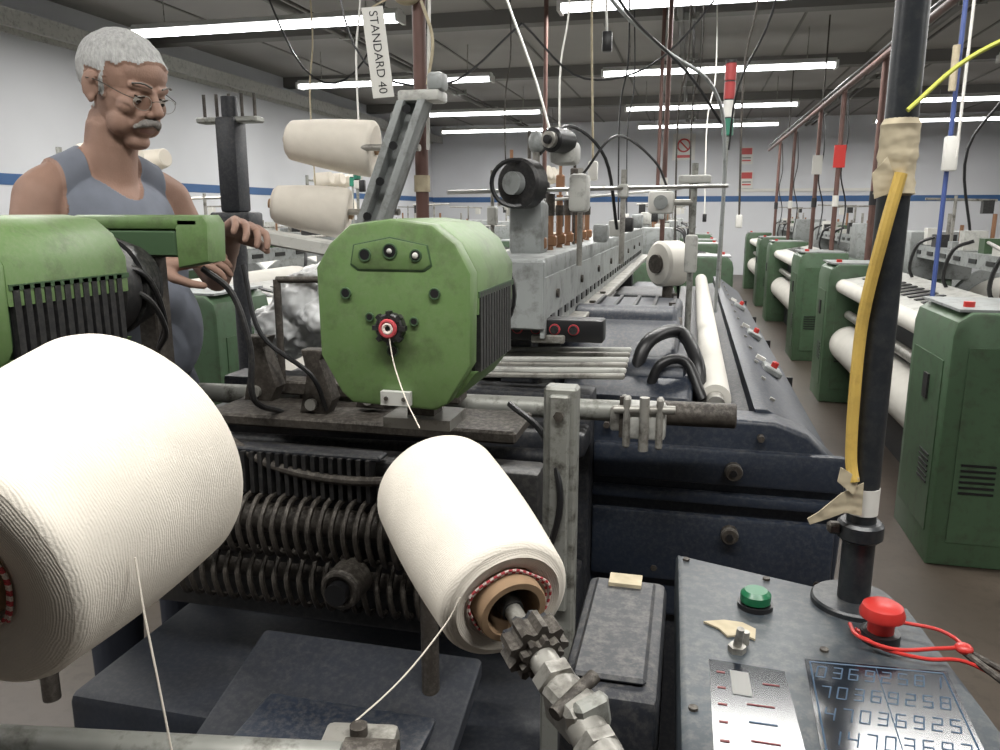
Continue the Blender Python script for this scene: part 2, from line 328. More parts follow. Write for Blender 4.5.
b.prism(hexa,'z',-.006,.006,STEEL,.002,M=dirM(C1+AX*.175,AX)); b.cyl(C1+AX*.17,C1+AX*.3,.012,IRON,seg=16)
e=C1+AX*.19; b.tube([e,e+V((.0,.0,-.15)),e+V((0,0.05,-.4)),(e.x,e.y+.05,0)],.015,IRON); b.done()
b=B('yarn_cone_spindle')
b.cyl(D2-AD*.03,D1+AD*.06,.0085,STEEL,seg=16); b.cyl(D1+AD*.03,D1+AD*.06,.025,IRON,seg=16,bev=.003)
e=D1+AD*.06; b.tube([e,e+V((0,.0,-.1)),(e.x,e.y+.01,.97)],.012,IRON); b.done()
b=B('creel_rail')
b.cyl((-1.0,.335,.955),(-.24,.482,.938),.0135,STEELB,seg=20,bev=.002); b.cyl((-.24,.482,.938),(-.20,.49,.937),.017,IRON,seg=16)
b.cyl((-.98,.34,0),(-.98,.34,.955),.018,IRON); b.cyl((-.3,.47,0),(-.3,.47,.94),.014,IRON)
b.box((-.235,.50,.936),(.06,.035,.026),STEEL,.006,rot=(0,0,10)); b.cyl((-.235,.5,.945),(-.235,.5,.957),.007,IRON); b.done()
b=B('yarn_thread'); b.tube([(-.351,.414,1.124),(-.346,.411,1.087),(-.339,.409,1.04),(-.332,.409,.972)],.0008,YARNS,6); b.done()
b=B('yarn_thread'); b.tube([(-.186,.617,1.012),(-.200,.610,.985),(-.232,.566,.948),(-.285,.50,.912)],.0008,YARNS,6); b.done()
b=B('yarn_thread'); b.tube([(-.367,.915,1.205),(-.357,.905,1.165),(-.325,.86,1.13),(-.296,.826,1.105)],.0008,YARNS,6); b.done()
# ------------------------------------------------------------------ main loom
b=B('weaving_loom')
prof=[(-.21,.40),(.345,.40),(.36,.74),(.345,.80),(.27,.87),(.20,.895),(-.21,.905)]
b.prism(prof,'y',1.76,1.86,NAVY,.012,seg=3)
b.bb(-.20,.352,1.735,1.765,.70,.725,NAVY,.006); b.bb(-.2,.34,1.742,1.765,.5,.67,NAVY,.01)
b.bb(-.2,.35,1.74,1.765,.745,.83,NAVY,.01)
for z in (.785,.635):
    b.cyl((.115,1.715,z),(.115,1.75,z),.019,IRON,seg=20,bev=.002); b.torus((.115,1.722,z),(0,1,0),.016,.004,STEEL,20,6)
    b.cyl((.115,1.71,z),(.115,1.72,z),.008,BLACKC,seg=6)
for x,z in ((-.17,.87),(.17,.86),(.31,.53),(-.05,.53)): b.cyl((x,1.74,z),(x,1.765,z),.008,IRON,seg=6)
b.bb(-.2,.3,1.78,5.7,.0,.62,NAVY2,.02)
b.prism([(.16,.60),(.352,.60),(.358,.76),(.335,.80),(.19,.905),(.16,.905)],'y',1.84,5.75,NAVY,.006)
b.bb(.352,.366,1.86,5.7,.72,.735,GREYP,.003)
b.prism([(.10,.60),(.165,.60),(.165,.865),(.10,.85)],'y',1.86,5.7,NAVY2,.004)
b.cyl((.075,1.93,.90),(.075,5.5,.90),.038,CLOTH,seg=28); b.cyl((.075,1.87,.90),(.075,1.93,.90),.022,STEEL)
b.bb(-.06,.16,1.87,5.6,.8,.845,NAVY2,.005)
for y in (2.55,3.3,4.3):
    b.box((.265,y,.862),(.06,.09,.02),GREYP,.004,rot=(0,28,0)); b.cyl((.27,y,.868),(.278,y,.888),.011,RED,seg=16,bev=.003); b.box((.235,y+.05,.89),(.03,.02,.012),WHITE,.002,rot=(0,28,0))
for k in range(14): b.box((.215,2.0+k*.26,.893),(.012,.012,.006),STEEL,.001,rot=(0,28,0))
for k in range(4): b.bb(.162,.356,2.75+k*.8,2.757+k*.8,.75,.80,BLACKC)
# hooded drive cover with rounded humps
b.prism([(2.0,.86),(2.03,.96),(2.15,1.03),(2.3,1.055),(2.75,1.06),(3.0,1.02),(3.1,.88)],'x',-.34,-.02,NAVY,.02,seg=3)
b.prism([(1.86,.84),(1.88,.91),(1.98,.965),(2.1,.985),(2.3,.985),(2.4,.86)],'x',-.30,.02,NAVY,.015,seg=3)
b.cyl((-.33,2.32,1.0),(-.03,2.32,1.0),.082,NAVY,seg=32,bev=.012); b.cyl((-.035,2.32,1.0),(-.015,2.32,1.0),.05,IRON,seg=24,bev=.004)
b.cyl((-.29,2.0,.93),(.005,2.0,.93),.055,NAVY,seg=32,bev=.01)
for k in range(5): b.bb(-.29+.06*k,-.28+.06*k,2.42,2.74,1.055,1.068,NAVY2)
for x,y in ((-.30,2.5),(-.05,2.5),(-.3,2.8),(-.05,2.8)): b.cyl((x,y,1.055),(x,y,1.072),.01,IRON,seg=6)
b.bb(-.3,-.06,3.15,3.5,.85,1.03,NAVY2,.02); b.bb(-.28,-.08,3.7,4.1,.85,1.0,NAVY,.02)
b.tube([(-.13,1.96,.9),(-.10,2.0,1.02),(-.02,2.1,1.04),(.03,2.02,.97),(.035,1.98,.88)],.018,BLACKC,12)
b.tube([(-.09,1.93,.9),(-.06,1.94,.98),(.0,1.96,.985),(.045,1.92,.90)],.013,BLACKC,12)
b.bb(-.50,-.33,1.78,5.5,1.19,1.245,GREYP,.006); b.bb(-.335,-.325,1.78,5.5,1.06,1.2,GREYP,.002); b.bb(-.50,-.49,1.78,5.5,1.06,1.2,GREYP); b.bb(-.5,-.325,1.77,1.79,1.08,1.24,GREYP,.004)
b.bb(-.36,-.28,1.8,5.5,1.045,1.065,STEEL,.003)
for k in range(32): b.bb(-.326,-.321,1.86+k*.11,1.91+k*.11,1.085,1.105,BLACKC)
for k in range(8): b.cyl((-.327,1.95+k*.45,1.15),(-.318,1.95+k*.45,1.15),.012,IRON,seg=10)
for y in (1.95,5.4): b.bb(-.46,-.38,y-.05,y+.05,.5,1.19,NAVY2,.006)
for k in range(7):
    y=2.05+k*.16; b.cyl((-.39,y,1.24),(-.39,y,1.34+.03*(k%3)),.010,BRASS,seg=10); b.box((-.39,y,1.27),(.04,.025,.03),BRASS,.004); b.cyl((-.39,y,1.34),(-.39,y,1.37+.03*(k%2)),.013,IRON,seg=10)
b.cyl((-.62,1.98,1.40),(.10,2.6,1.43),.006,CHROME,seg=10); b.cyl((-.50,2.05,1.37),(-.05,3.2,1.44),.005,CHROME,seg=10)
for (x,y) in ((-.31,2.24),(-.2,2.35)):
    b.cyl((x,y,1.2),(x,y,1.47),.008,STEEL,seg=10); b.box((x,y,1.41),(.03,.03,.04),LGREY,.005)
for k in range(7): b.box((-.30+.02*k,2.7+.3*k,1.28+.01*k),(.05,.06,.06),(GREYP,LGREY,BLACK)[k%3],.008)
b.cyl((-1.13,1.60,.928),(.10,1.60,.945),.0225,STEELB,seg=24,bev=.003); b.cyl((-.05,1.60,.943),(.105,1.60,.945),.0255,IRON,seg=24,bev=.003)
b.bb(-1.13,-.2,1.60,1.70,.83,.885,NAVY2,.012); b.bb(-1.13,-.2,1.55,1.66,.40,.58,NAVY2,.02)
b.cyl((-1.13,1.52,.84),(-.22,1.52,.855),.018,NAVY2,seg=16)
b.bb(-1.13,-.2,1.7,1.8,.0,.95,NAVY2,.01); b.bb(-1.13,-1.08,1.8,5.6,.0,.9,NAVY2,.02)
b.bb(-.95,-.2,1.8,5.6,.3,.8,BLACK,.02)
for x in (-.83,-.12):
    b.torus((x,1.60,.94),(1,0,0),.03,.008,STEEL,20,8); b.box((x,1.565,.935),(.05,.025,.05),STEEL,.006); b.cyl((x,1.55,.9),(x,1.55,.985),.006,IRON)
x=-.075
b.box((x,1.565,.935),(.085,.05,.075),LGREY,.01); b.box((x-.035,1.545,.935),(.014,.03,.105),STEEL,.004); b.box((x+.03,1.545,.935),(.014,.03,.105),STEEL,.004)
b.cyl((x-.06,1.54,.96),(x+.06,1.54,.965),.009,STEEL,seg=12); b.cyl((x,1.53,.88),(x,1.53,.99),.01,STEEL,seg=12)
for k in range(6): b.box((-.30,1.72+.035*k,.985+.006*k),(.34,.018,.012),LGREY if k%2 else STEEL,.003,rot=(0,-2,0))
b.box((-.34,1.84,1.075),(.30,.06,.055),BLACKC,.006)
for k in range(5):
    b.torus((-.44+.045*k,1.808,1.078),(0,1,0),.0115,.002,REDY,20,6); b.cyl((-.44+.045*k,1.80,1.078),(-.44+.045*k,1.812,1.078),.010,BLACK,seg=16)
for row,(z,y,n,x0,x1) in enumerate(((.775,1.22,30,-.98,-.30),(.66,1.25,26,-.95,-.30))):
    b.cyl((x0-.05,y+.05,z),(x1+.04,y+.05,z),.028,IRON,seg=16)
    for k in range(n):
        x=x0+(x1-x0)*k/(n-1)
        b.tube([(x,y+.07,z+.045),(x,y+.02,z+.05),(x,y-.015,z+.01),(x+.004,y-.005,z-.045),(x,y+.03,z-.06)],.0055,IRON,6,3)
b.bb(-1.05,-.24,1.28,1.36,.56,.90,BLACK,.01)
for k in range(18): b.bb(-.86+k*.018,-.852+k*.018,1.25,1.285,.83,.91,BLACK,.002)
b.bb(-.88,-.53,1.26,1.30,.905,.915,NAVY2,.003)
for k in range(10): b.bb(-.5+k*.02,-.49+k*.02,1.26,1.29,.84,.9,IRON,.002)
b.cyl((-.57,1.16,.70),(-.57,1.22,.70),.037,IRON,seg=24,bev=.004); b.cyl((-.57,1.14,.70),(-.57,1.17,.70),.02,BLACKC,seg=16); b.torus((-.57,1.16,.70),(0,1,0),.03,.006,IRON,24,8)
b.tube([(-.86,1.28,.93),(-.75,1.26,.885),(-.6,1.25,.87),(-.45,1.25,.885),(-.38,1.25,.92)],.009,IRON,10)
b.bb(-1.12,-.1,1.1,1.5,.0,.45,DARK,.02)
b.prism([(.86,.56),(1.12,.63),(1.12,.60),(.86,.53)],'x',-.70,-.30,DARK,.008)
b.prism([(.7,.36),(1.1,.38),(1.1,.0),(.7,.0)],'x',-1.12,-.15,DARK,.01)
b.bb(-.62,-.34,.88,1.0,.585,.60,NAVY,.006)
b.bb(-.20,-.150,1.095,1.13,.0,1.10,STEELB,.004); b.bb(-.19,-.16,1.085,1.1,.75,1.09,STEELB,.003); b.cyl((-.175,1.08,1.06),(-.175,1.1,1.06),.008,IRON,seg=6)
b.tube([(-.27,1.18,1.05),(-.2,1.11,1.02),(-.17,1.08,.93),(-.2,1.1,.82),(-.24,1.2,.78)],.005,BLACKC)
for (x,y,z) in ((-.83,1.38,1.03),(-.73,1.42,1.0),(-.62,1.45,1.01)):
    b.prism([(x-.03,z-.05),(x+.03,z-.05),(x+.045,z-.02),(x+.02,z+.06),(x+.03,z+.08),(x-.02,z+.08),(x-.01,z+.03)],'y',y-.02,y+.02,IRON,.004); b.cyl((x,y-.03,z-.03),(x,y+.03,z-.03),.012,STEEL,seg=12)
b.bb(-.95,-.3,1.36,1.52,.925,.95,IRON,.005); b.bb(-.9,-.45,1.5,1.56,.96,.99,IRON,.004); b.cyl((-.85,1.5,1.21),(-.6,1.5,1.215),.007,IRON); b.cyl((-.85,1.5,.97),(-.85,1.5,1.21),.008,IRON); b.cyl((-.62,1.5,.97),(-.62,1.5,1.21),.008,IRON)
b.tube([(-.84,1.36,1.25),(-.8,1.34,1.12),(-.71,1.36,1.04),(-.7,1.4,.96)],.005,BLACKC)
b.prism([(1.86,1.0),(5.4,1.0),(5.4,.985),(1.86,.985)],'x',-1.06,-.5,CLOTH,.003)
b.cyl((-.95,1.82,.8),(-.95,5.6,.8),.12,CLOTH,seg=32)
# leno winder wheel on the superstructure
b.cyl((-.43,1.95,1.42),(-.41,2.0,1.42),.062,BLACK,seg=36,bev=.006); b.cyl((-.44,1.93,1.42),(-.43,1.95,1.42),.028,GREYP,seg=24); b.torus((-.435,1.945,1.42),(.3,-1,0),.056,.006,BLACKC)
b.box((-.33,2.08,1.50),(.07,.10,.06),LGREY,.015); b.cyl((-.35,1.98,1.525),(-.32,2.05,1.525),.03,BLACKC,seg=24,bev=.004); b.cyl((-.355,1.968,1.525),(-.35,1.98,1.525),.02,STEEL,seg=20); b.cyl((-.358,1.96,1.525),(-.352,1.972,1.525),.011,BLACKC,seg=16)
b.box((-.42,2.06,1.31),(.09,.10,.14),GREYP,.015); b.box((-.30,2.15,1.40),(.05,.08,.10),LGREY,.012); b.ball((-.41,2.1,1.53),(.022,.022,.03),GREYP); b.cyl((-.41,2.1,1.24),(-.41,2.1,1.53),.010,STEEL)
for k in range(6): b.cyl((-.53+.03*k,2.1+.1*k,1.24),(-.53+.03*k,2.1+.1*k,1.46+.06*(k%3)),.005,(STEEL,BRASS,IRON)[k%3],seg=8); b.box((-.53+.03*k,2.1+.1*k,1.34+.025*k),(.025,.03,.05),(LGREY,WHITE,GREYP,BLACK,BRASS,IRON)[k],.004)
b.tube([(-.40,2.1,1.5),(-.34,2.2,1.58),(-.25,2.3,1.50),(-.22,2.4,1.3)],.005,BLACKC,6); b.tube([(-.30,2.2,1.45),(-.22,2.3,1.56),(-.12,2.45,1.5),(-.08,2.55,1.42)],.004,BLACKC,6)
b.cyl((.0,2.6,.85),(.0,2.6,1.5),.010,STEELB); b.box((.0,2.58,1.45),(.10,.05,.025),LGREY,.006); b.box((-.10,2.6,1.38),(.08,.08,.07),WHITE,.01); b.cyl((-.1,2.55,1.38),(-.1,2.57,1.38),.022,GREYP); b.box((.0,2.58,1.22),(.04,.04,.12),LGREY,.01); b.cyl((-.1,2.6,1.38),(0,2.6,1.38),.01,STEEL)
b.cyl((-.12,3.0,1.16),(-.04,3.06,1.16),.085,CLOTH,seg=32,bev=.01); b.cyl((-.13,2.99,1.16),(-.12,3.0,1.16),.035,IRON); b.cyl((-.08,3.03,.85),(-.08,3.03,1.1),.02,IRON)
b.done()
# ------------------------------------------------------------------ cone creel behind
b=B('yarn_creel_stand')
b.prism([(-.80,1.28),(-.73,1.28),(-.60,1.60),(-.67,1.60)],'y',1.80,1.82,GREYP,.004); b.prism([(-.80,1.28),(-.78,1.28),(-.65,1.60),(-.67,1.60)],'y',1.76,1.82,GREYP,.003); b.prism([(-.75,1.28),(-.73,1.28),(-.60,1.60),(-.62,1.60)],'y',1.76,1.82,GREYP,.003)
b.box((-.62,1.8,1.61),(.10,.07,.025),LGREY,.006); b.box((-.58,1.79,1.64),(.04,.05,.04),GREYP,.01)
b.cyl((-.74,1.81,1.0),(-.74,1.81,1.3),.02,IRON)
for k in range(4): b.cyl((-.75+.035*k,1.757,1.34+.08*k),(-.75+.035*k,1.762,1.34+.08*k),.01,BLACKC,seg=12)
b.box((-.92,1.68,1.285),(.36,.05,.032),LGREY,.004,rot=(0,8,-6)); b.cyl((-.98,1.88,1.35),(-.70,1.84,1.35),.008,STEEL); b.cyl((-.94,1.88,1.51),(-.64,1.83,1.50),.008,STEEL); b.done()
package('yarn_cone',(-1.01,1.89,1.53),(-.79,1.92,1.505),.050,.070,.012,0)
package('yarn_cone',(-1.03,1.83,1.37),(-.85,1.88,1.345),.048,.064,.012,0)
def remesh(tb,vox,sm=2):
    me=bpy.data.meshes.new('r'); tb.to_mesh(me); tb.free(); o=bpy.data.objects.new('r',me); S.collection.objects.link(o)
    m=o.modifiers.new('r','REMESH'); m.mode='VOXEL'; m.voxel_size=vox
    if sm: s=o.modifiers.new('s','SMOOTH'); s.factor=.5; s.iterations=sm
    dg=bpy.context.evaluated_depsgraph_get(); r=bpy.data.meshes.new_from_object(o.evaluated_get(dg)); bpy.data.objects.remove(o); bpy.data.meshes.remove(me); return r
def tball(tb,c,r,M=None,rot=None):
    if not hasattr(r,'__len__'): r=(r,r,r)
    X=eM(c,rot or (0,0,0))@Matrix.Diagonal((*r,1))
    bmesh.ops.create_icosphere(tb,subdivisions=3,radius=1,matrix=(M@X) if M else X)
def tcap(tb,a,b_,ra,rb,M=None):
    a,b_=V(a),V(b_)
    if M: a,b_=M@a,M@b_
    bmesh.ops.create_icosphere(tb,subdivisions=2,radius=ra,matrix=Matrix.Translation(a)); bmesh.ops.create_icosphere(tb,subdivisions=2,radius=rb,matrix=Matrix.Translation(b_))
    d=b_-a; bmesh.ops.create_cone(tb,cap_ends=True,segments=20,radius1=ra,radius2=rb,depth=d.length,matrix=dirM((a+b_)/2,d))
def coords(me):
    me.update(); n=[v.normal.copy() for v in me.vertices]; c=[v.co.copy() for v in me.vertices]; return c,n
def setco(me,c): me.vertices.foreach_set('co',[x for v in c for x in v]); me.update()
tb=bmesh.new()
for i in range(30): tball(tb,(-.90+random.uniform(-.16,.22),1.84+random.uniform(-.08,.12),1.06+random.uniform(-.04,.11)),(random.uniform(.04,.09),random.uniform(.04,.08),random.uniform(.03,.07)))
me=remesh(tb,.006,1)
c,nn=coords(me)
for i in range(len(c)): c[i]=c[i]+nn[i]*(.024*(abs(noise.noise(c[i]*14))-.25)+.016*(abs(noise.noise(c[i]*34))-.2)+.006*noise.noise(c[i]*80))
setco(me,c)
me.materials.append(BAG); me.name='plastic_bag'; o=bpy.data.objects.new('plastic_bag',me); S.collection.objects.link(o)
me.polygons.foreach_set('use_smooth',[True]*len(me.polygons))
# ------------------------------------------------------------------ man
mo=(-1.30,1.57,0); man=empty('man',mo)
BODY=Matrix.Translation(V(mo))@Matrix.Rotation(math.radians(-14),4,'Z')
HM=Matrix.Translation(V((.066,.012,1.617)))@Matrix.Rotation(math.radians(4),4,'Z')@Matrix.Rotation(math.radians(19),4,'Y')@Matrix.Scale(1.0,4)
tb=bmesh.new()
for c,r in (((0,0,.95),(.125,.16,.12)),((.035,0,1.08),(.145,.158,.16)),((.015,0,1.22),(.120,.155,.17)),((-.005,0,1.33),(.095,.155,.10)),((.02,0,1.31),(.085,.12,.10))): tball(tb,c,r)
for s in (-1,1):
    tcap(tb,(-.015,s*.03,1.462),(-.008,s*.155,1.402),.036,.042); tball(tb,(-.002,s*.172,1.375),(.050,.046,.058))
tcap(tb,(.0,0,1.40),(.030,.003,1.54),.060,.054)
arms=[]
for s,el,wr in ((-1,(.02,-.245,1.14),(.25,-.09,1.245)),(1,(.06,.24,1.18),(.265,.10,1.300))):
    tcap(tb,(0,s*.178,1.365),(el[0]*.5,s*.212,1.26),.045,.041); tcap(tb,(el[0]*.5,s*.212,1.26),el,.041,.035)
    e,w=V(el),V(wr); mid=e.lerp(w,.35); tcap(tb,e,mid,.035,.036); tcap(tb,mid,w,.036,.026)
    arms.append((s,w,(w-e).normalized()))
def hand(tb,w,d,s,curl,roll):
    z=V((0,0,1)); y=z.cross(d).normalized()*(-s); z=d.cross(y).normalized(); z=z if z.z>0 else -z
    R=Matrix.Rotation(roll,4,d)
    y=R@y; z=R@z
    def T(p): return w+d*p[0]+y*p[1]+z*p[2]
    for yy in (-.026,-.009,.009,.026): tcap(tb,T((.005,yy*.7,0)),T((.085,yy,0)),.0145,.0125)
    for yy,L,fan in ((.031,.068,.10),(.0105,.078,.03),(-.0105,.072,-.04),(-.031,.056,-.12)):
        p=V((.088,yy,0)); a=.1
        for k,(f,r1,r2) in enumerate(((.45,.0092,.0085),(.32,.0085,.0078),(.23,.0078,.0068))):
            a+=curl*(.8 if k==0 else 1); q=p+V((math.cos(a)*L*f,fan*L*f,-math.sin(a)*L*f)); tcap(tb,T(p),T(q),r1,r2); p=q
    p=V((.018,.026,-.004))
    for q,r1,r2 in (((.045,.052,-.014),.0145,.0115),((.072,.058,-.030),.0105,.009),((.093,.054,-.042),.009,.0075)): tcap(tb,T(p),T(q),r1,r2); p=V(q)
hand(tb,arms[0][1],(arms[0][2]+V((.35,.1,-.1))).normalized(),1,.45,.5)
hand(tb,arms[1][1],(arms[1][2]+V((.5,.1,-.1))).normalized(),-1,.5,-.4)
for s in (-1,1):
    tcap(tb,(0,s*.09,.92),(.01,s*.10,.5),.088,.058); tcap(tb,(.01,s*.10,.5),(-.01,s*.10,.09),.058,.042); tcap(tb,(-.03,s*.10,.045),(.14,s*.115,.035),.042,.034)
for c,r in (((-.012,0,.033),(.098,.078,.084)),((.022,0,-.015),(.066,.064,.088)),((.026,0,-.07),(.052,.052,.042)),((.060,0,-.098),(.026,.030,.020)),((.074,0,-.058),(.022,.032,.028)),((.060,.042,-.024),(.022,.018,.022)),((.060,-.042,-.024),(.022,.018,.022)),((.045,.040,-.062),(.03,.022,.03)),((.045,-.040,-.062),(.03,.022,.03)),((.050,0,.045),(.040,.057,.038))): tball(tb,c,r,HM)
for s in (-1,1):
    tcap(tb,(.072,s*.044,.021),(.085,s*.012,.019),.009,.009,HM); tball(tb,(.0710,s*.032,-.001),(.0145,.0155,.0135),HM)
    tball(tb,(.098,s*.011,-.032),(.010,.008,.008),HM)
    tball(tb,(-.008,s*.079,-.006),(.019,.006,.031),HM,(0,-12,s*-18)); tball(tb,(-.002,s*.082,.012),(.012,.006,.014),HM); tball(tb,(.0,s*.078,-.030),(.009,.006,.011),HM)
    tball(tb,(.082,s*.0,-.068),(.013,.019,.005),HM)
    tcap(tb,(.086,s*.022,-.036),(.072,s*.036,-.066),.006,.005,HM)
tcap(tb,(.084,0,.014),(.110,0,-.024),.0078,.0118,HM)
me=remesh(tb,.0033,3)
HI=HM.inverted()
# relax the torso, neck, shoulders and arms so they read as one soft surface
bm=bmesh.new(); bm.from_mesh(me)
tor=[v for v in bm.verts if .85<v.co.z<1.50 and v.co.x<.22 and (HI@v.co).length>.135]
for k in range(60): bmesh.ops.smooth_vert(bm,verts=tor,factor=.5,use_axis_x=True,use_axis_y=True,use_axis_z=True)
bm.to_mesh(me); bm.free()
for m in (SKIN,SHIRT,PANTS,SHOE,HAIR,LIP): me.materials.append(m)
vm={}
for p in me.polygons:
    c=p.center.copy(); h=HI@c; i=0
    if h.z>-.09 and h.length<.16 and c.z>1.5:
        nz=.004*noise.noise(h*70)
        ear=abs(h.y)>.0735 and -.03<h.x<.016 and -.045<h.z<.030
        zl=(.052 if h.x>.022 else (-.018 if h.x>.004 else (.028 if h.x>-.022 else -.055)))
        if h.x>.045: zl=.076-.35*abs(h.y)
        if not ear and h.z>zl+nz: i=4
        if abs(h.z+.0685)<.004 and h.x>.083 and abs(h.y)<.020: i=5
    if i==0:
        ay=abs(c.y)
        if c.z<.07: i=3
        elif c.z<.98 and c.x<.2: i=2
        elif c.z<1.52 and c.x<.185:
            lim=.168 if c.z<1.20 else (.168-.040*min(1,((c.z-1.20)/.16))**.8)
            sc=(1.372 if c.x>0 else 1.43)+.11*min(1,(ay/.08))**2.2
            if ay<lim and c.z<sc: i=1
            if ay<lim and .066<ay and c.z>1.3: i=1
    p.material_index=i
    if i in (1,2,4):
        for v in p.vertices: vm[v]=i
c,nn=coords(me)
for vi,i in vm.items():
    q=c[vi]
    if i==1: c[vi]=q+nn[vi]*(.006+.005*noise.noise(V((q.x*9,q.y*12,q.z*3.5)))+.002*noise.noise(V((q.x*20,q.y*30,q.z*8))))
    elif i==2: c[vi]=q+nn[vi]*.008
    else: c[vi]=q+nn[vi]*(.005+.0025*noise.noise(q*40)+.0008*noise.noise(q*220))
setco(me,c); me.polygons.foreach_set('use_smooth',[True]*len(me.polygons))
def par(o,M): S.collection.objects.link(o); o.matrix_world=M; o.parent=man; o.matrix_parent_inverse=Matrix.Translation(-V(mo))
o=bpy.data.objects.new('body',me); par(o,BODY)
HW=BODY@HM
b=B('eyes')
for s in (-1,1):
    b.ball((.0742,s*.032,-.0035),.0125,EYEW); b.ball((.083,s*.032,-.008),(.0045,.006,.005),EYED)
    b.tube([(.0835,s*.045,.003),(.087,s*.032,.0005),(.0855,s*.02,.003)],.0016,EYED,6)
    b.tube([(.080,s*.053,.026),(.091,s*.035,.030),(.096,s*.014,.025)],.0028,STACHE,8,flat=.6)
b.done(M=HW,parent=man)
tb=bmesh.new()
for s in (-1,1):
    tcap(tb,(.100,s*.003,-.047),(.094,s*.020,-.052),.0085,.0080); tcap(tb,(.094,s*.020,-.052),(.083,s*.033,-.064),.0075,.0035)
m2=remesh(tb,.002,1)
c,nn=coords(m2)
for i in range(len(c)): c[i]=c[i]+nn[i]*.002*noise.noise(V((c[i].x*250,c[i].y*300,c[i].z*80)))
setco(m2,c); m2.polygons.foreach_set('use_smooth',[True]*len(m2.polygons))
m2.materials.append(STACHE); o=bpy.data.objects.new('moustache',m2); par(o,HW)
b=B('spectacles')
for s in (-1,1):
    ring=[V((.101-.005*abs(math.cos(a)),s*.033+.024*math.cos(a),-.008+.015*math.sin(a))) for a in [2*math.pi*i/24 for i in range(25)]]
    b.tube(ring,.0007,STEEL,6,1)
    b.tube([(.096,s*.056,-.002),(.075,s*.073,.002),(.02,s*.083,.010),(-.012,s*.088,.008)],.0010,IRON,6)
b.tube([(.099,-.011,-.004),(.105,0,.0),(.099,.011,-.004)],.0010,IRON,6); b.done(M=HW,parent=man)
# ------------------------------------------------------------------ control panel, buttons, pole
b=B('loom_control_panel')
b.prism([(0,.91),(.24,.832),(.272,.52),(.012,.44)],'z',.885,.945,PANEL,.008)
b.prism([(.015,.89),(.225,.82),(.255,.54),(.025,.47)],'z',.55,.89,PANEL,.01); b.bb(.09,.18,.60,.72,0,.56,NAVY2,.01); b.bb(.02,.24,.52,.80,0,.03,NAVY2,.01)
def kx(u,v): return (.118+.113*u+.006*(1-v),.695-.155*v+.008*u)
z=.9466
cs=[kx(0,0),kx(1,0),kx(1,1),kx(0,1)]; b.prism([(x+(-.004 if i in (0,3) else .004),y+(.004 if i<2 else -.004)) for i,(x,y) in enumerate(cs)],'z',.9445,.9464,SCREEN)
for i in range(4): a=cs[i]; c=cs[(i+1)%4]; b.cyl((a[0],a[1],z),(c[0],c[1],z),.0007,PANELL,seg=4)
for u in (.5,): a=kx(u,0); c=kx(u,1); b.cyl((a[0],a[1],z),(c[0],c[1],z),.0004,PANELL,seg=4)
def seg7(cx,cy,w,h,segs):
    q={'a':((-w,h),(w,h)),'g':((-w,0),(w,0)),'d':((-w,-h),(w,-h)),'f':((-w,h),(-w,0)),'b':((w,h),(w,0)),'e':((-w,0),(-w,-h)),'c':((w,0),(w,-h))}
    for s in segs:
        (x0,y0),(x1,y1)=q[s]; sk=.25; b.cyl((cx+x0+y0*sk,cy+y0,z),(cx+x1+y1*sk,cy+y1,z),.0006,PANELL,seg=4)
DG=('abcdef','bc','abged','abgcd','fgbc','afgcd','afgedc','abc','abcdefg','abfgcd')
for r in range(5):
    for q in range(8):
        p=kx((q+.6)/8.3,(r+.5)/5); seg7(p[0],p[1],.0036,.0085,DG[(r*7+q*3)%10])
b.prism([(.034,.68),(.100,.675),(.106,.50),(.036,.49)],'z',.9445,.9455,SCREEN)
b.prism([(.052,.665),(.068,.664),(.069,.628),(.053,.629)],'z',.9455,.9461,PWHT)
for k in range(7):
    b.box((.044,.66-.024*k,.9458),(.007,.002,.0006),PRED)
    if k>1: b.box((.075,.665-.024*k,.9458),(.022,.0014,.0006),PRED if k%3 else PANELL)
b.box((.086,.65,.9458),(.014,.0014,.0006),PRED)
b.cyl((.083,.793,.944),(.083,.793,.950),.018,BLACKC,seg=28); b.cyl((.083,.793,.948),(.083,.793,.964),.0155,GRN,seg=28,bev=.004)
b.cyl((.195,.753,.944),(.195,.753,.955),.018,BLACKC,seg=24); b.cyl((.195,.753,.952),(.195,.753,.970),.012,RED,seg=20); b.lathe([(0,.984),(.013,.984),(.018,.981),(.0205,.974),(.020,.970),(.01,.968)][::-1],Matrix.Translation((.195,.753,.0)),RED,32)
b.cyl((.060,.700,.944),(.060,.700,.951),.0085,STEEL,seg=6); b.cyl((.060,.700,.95),(.062,.697,.970),.0042,STEEL,seg=12,r2=.0035); b.cyl((.068,.715,.944),(.068,.715,.958),.004,STEEL,seg=10)
pp=[(.03,.745),(.045,.735),(.052,.722),(.068,.728),(.078,.722),(.080,.742),(.068,.752),(.05,.753)]
b.prism(pp,'z',.9455,.9475,TAPE)
for x,y in ((.012,.89),(.225,.82),(.02,.60),(.10,.86),(.14,.72)): b.cyl((x,y,.944),(x,y,.9475),.004,IRON,seg=10)
b.done()
b=B('control_side_box'); b.bb(-.095,-.008,.60,.83,.80,.945,NAVY2,.01); b.bb(-.085,-.02,.62,.81,.945,.952,NAVY2,.003); b.bb(-.07,-.035,.79,.815,.952,.956,TAPE,.001); b.bb(-.08,-.02,.66,.76,.0,.80,NAVY2,.01); b.done()
b=B('emergency_stop_cable')
b.tube([(.17,.765,.952),(.172,.735,.956),(.20,.722,.954),(.235,.728,.956),(.262,.742,.955),(.25,.765,.956),(.215,.775,.955)],.0019,RED,8); b.tube([(.175,.76,.95),(.19,.728,.951),(.225,.715,.952),(.26,.72,.951),(.30,.70,.94)],.0019,RED,8)
b.ball((.262,.735,.956),(.008,.008,.005),RED)
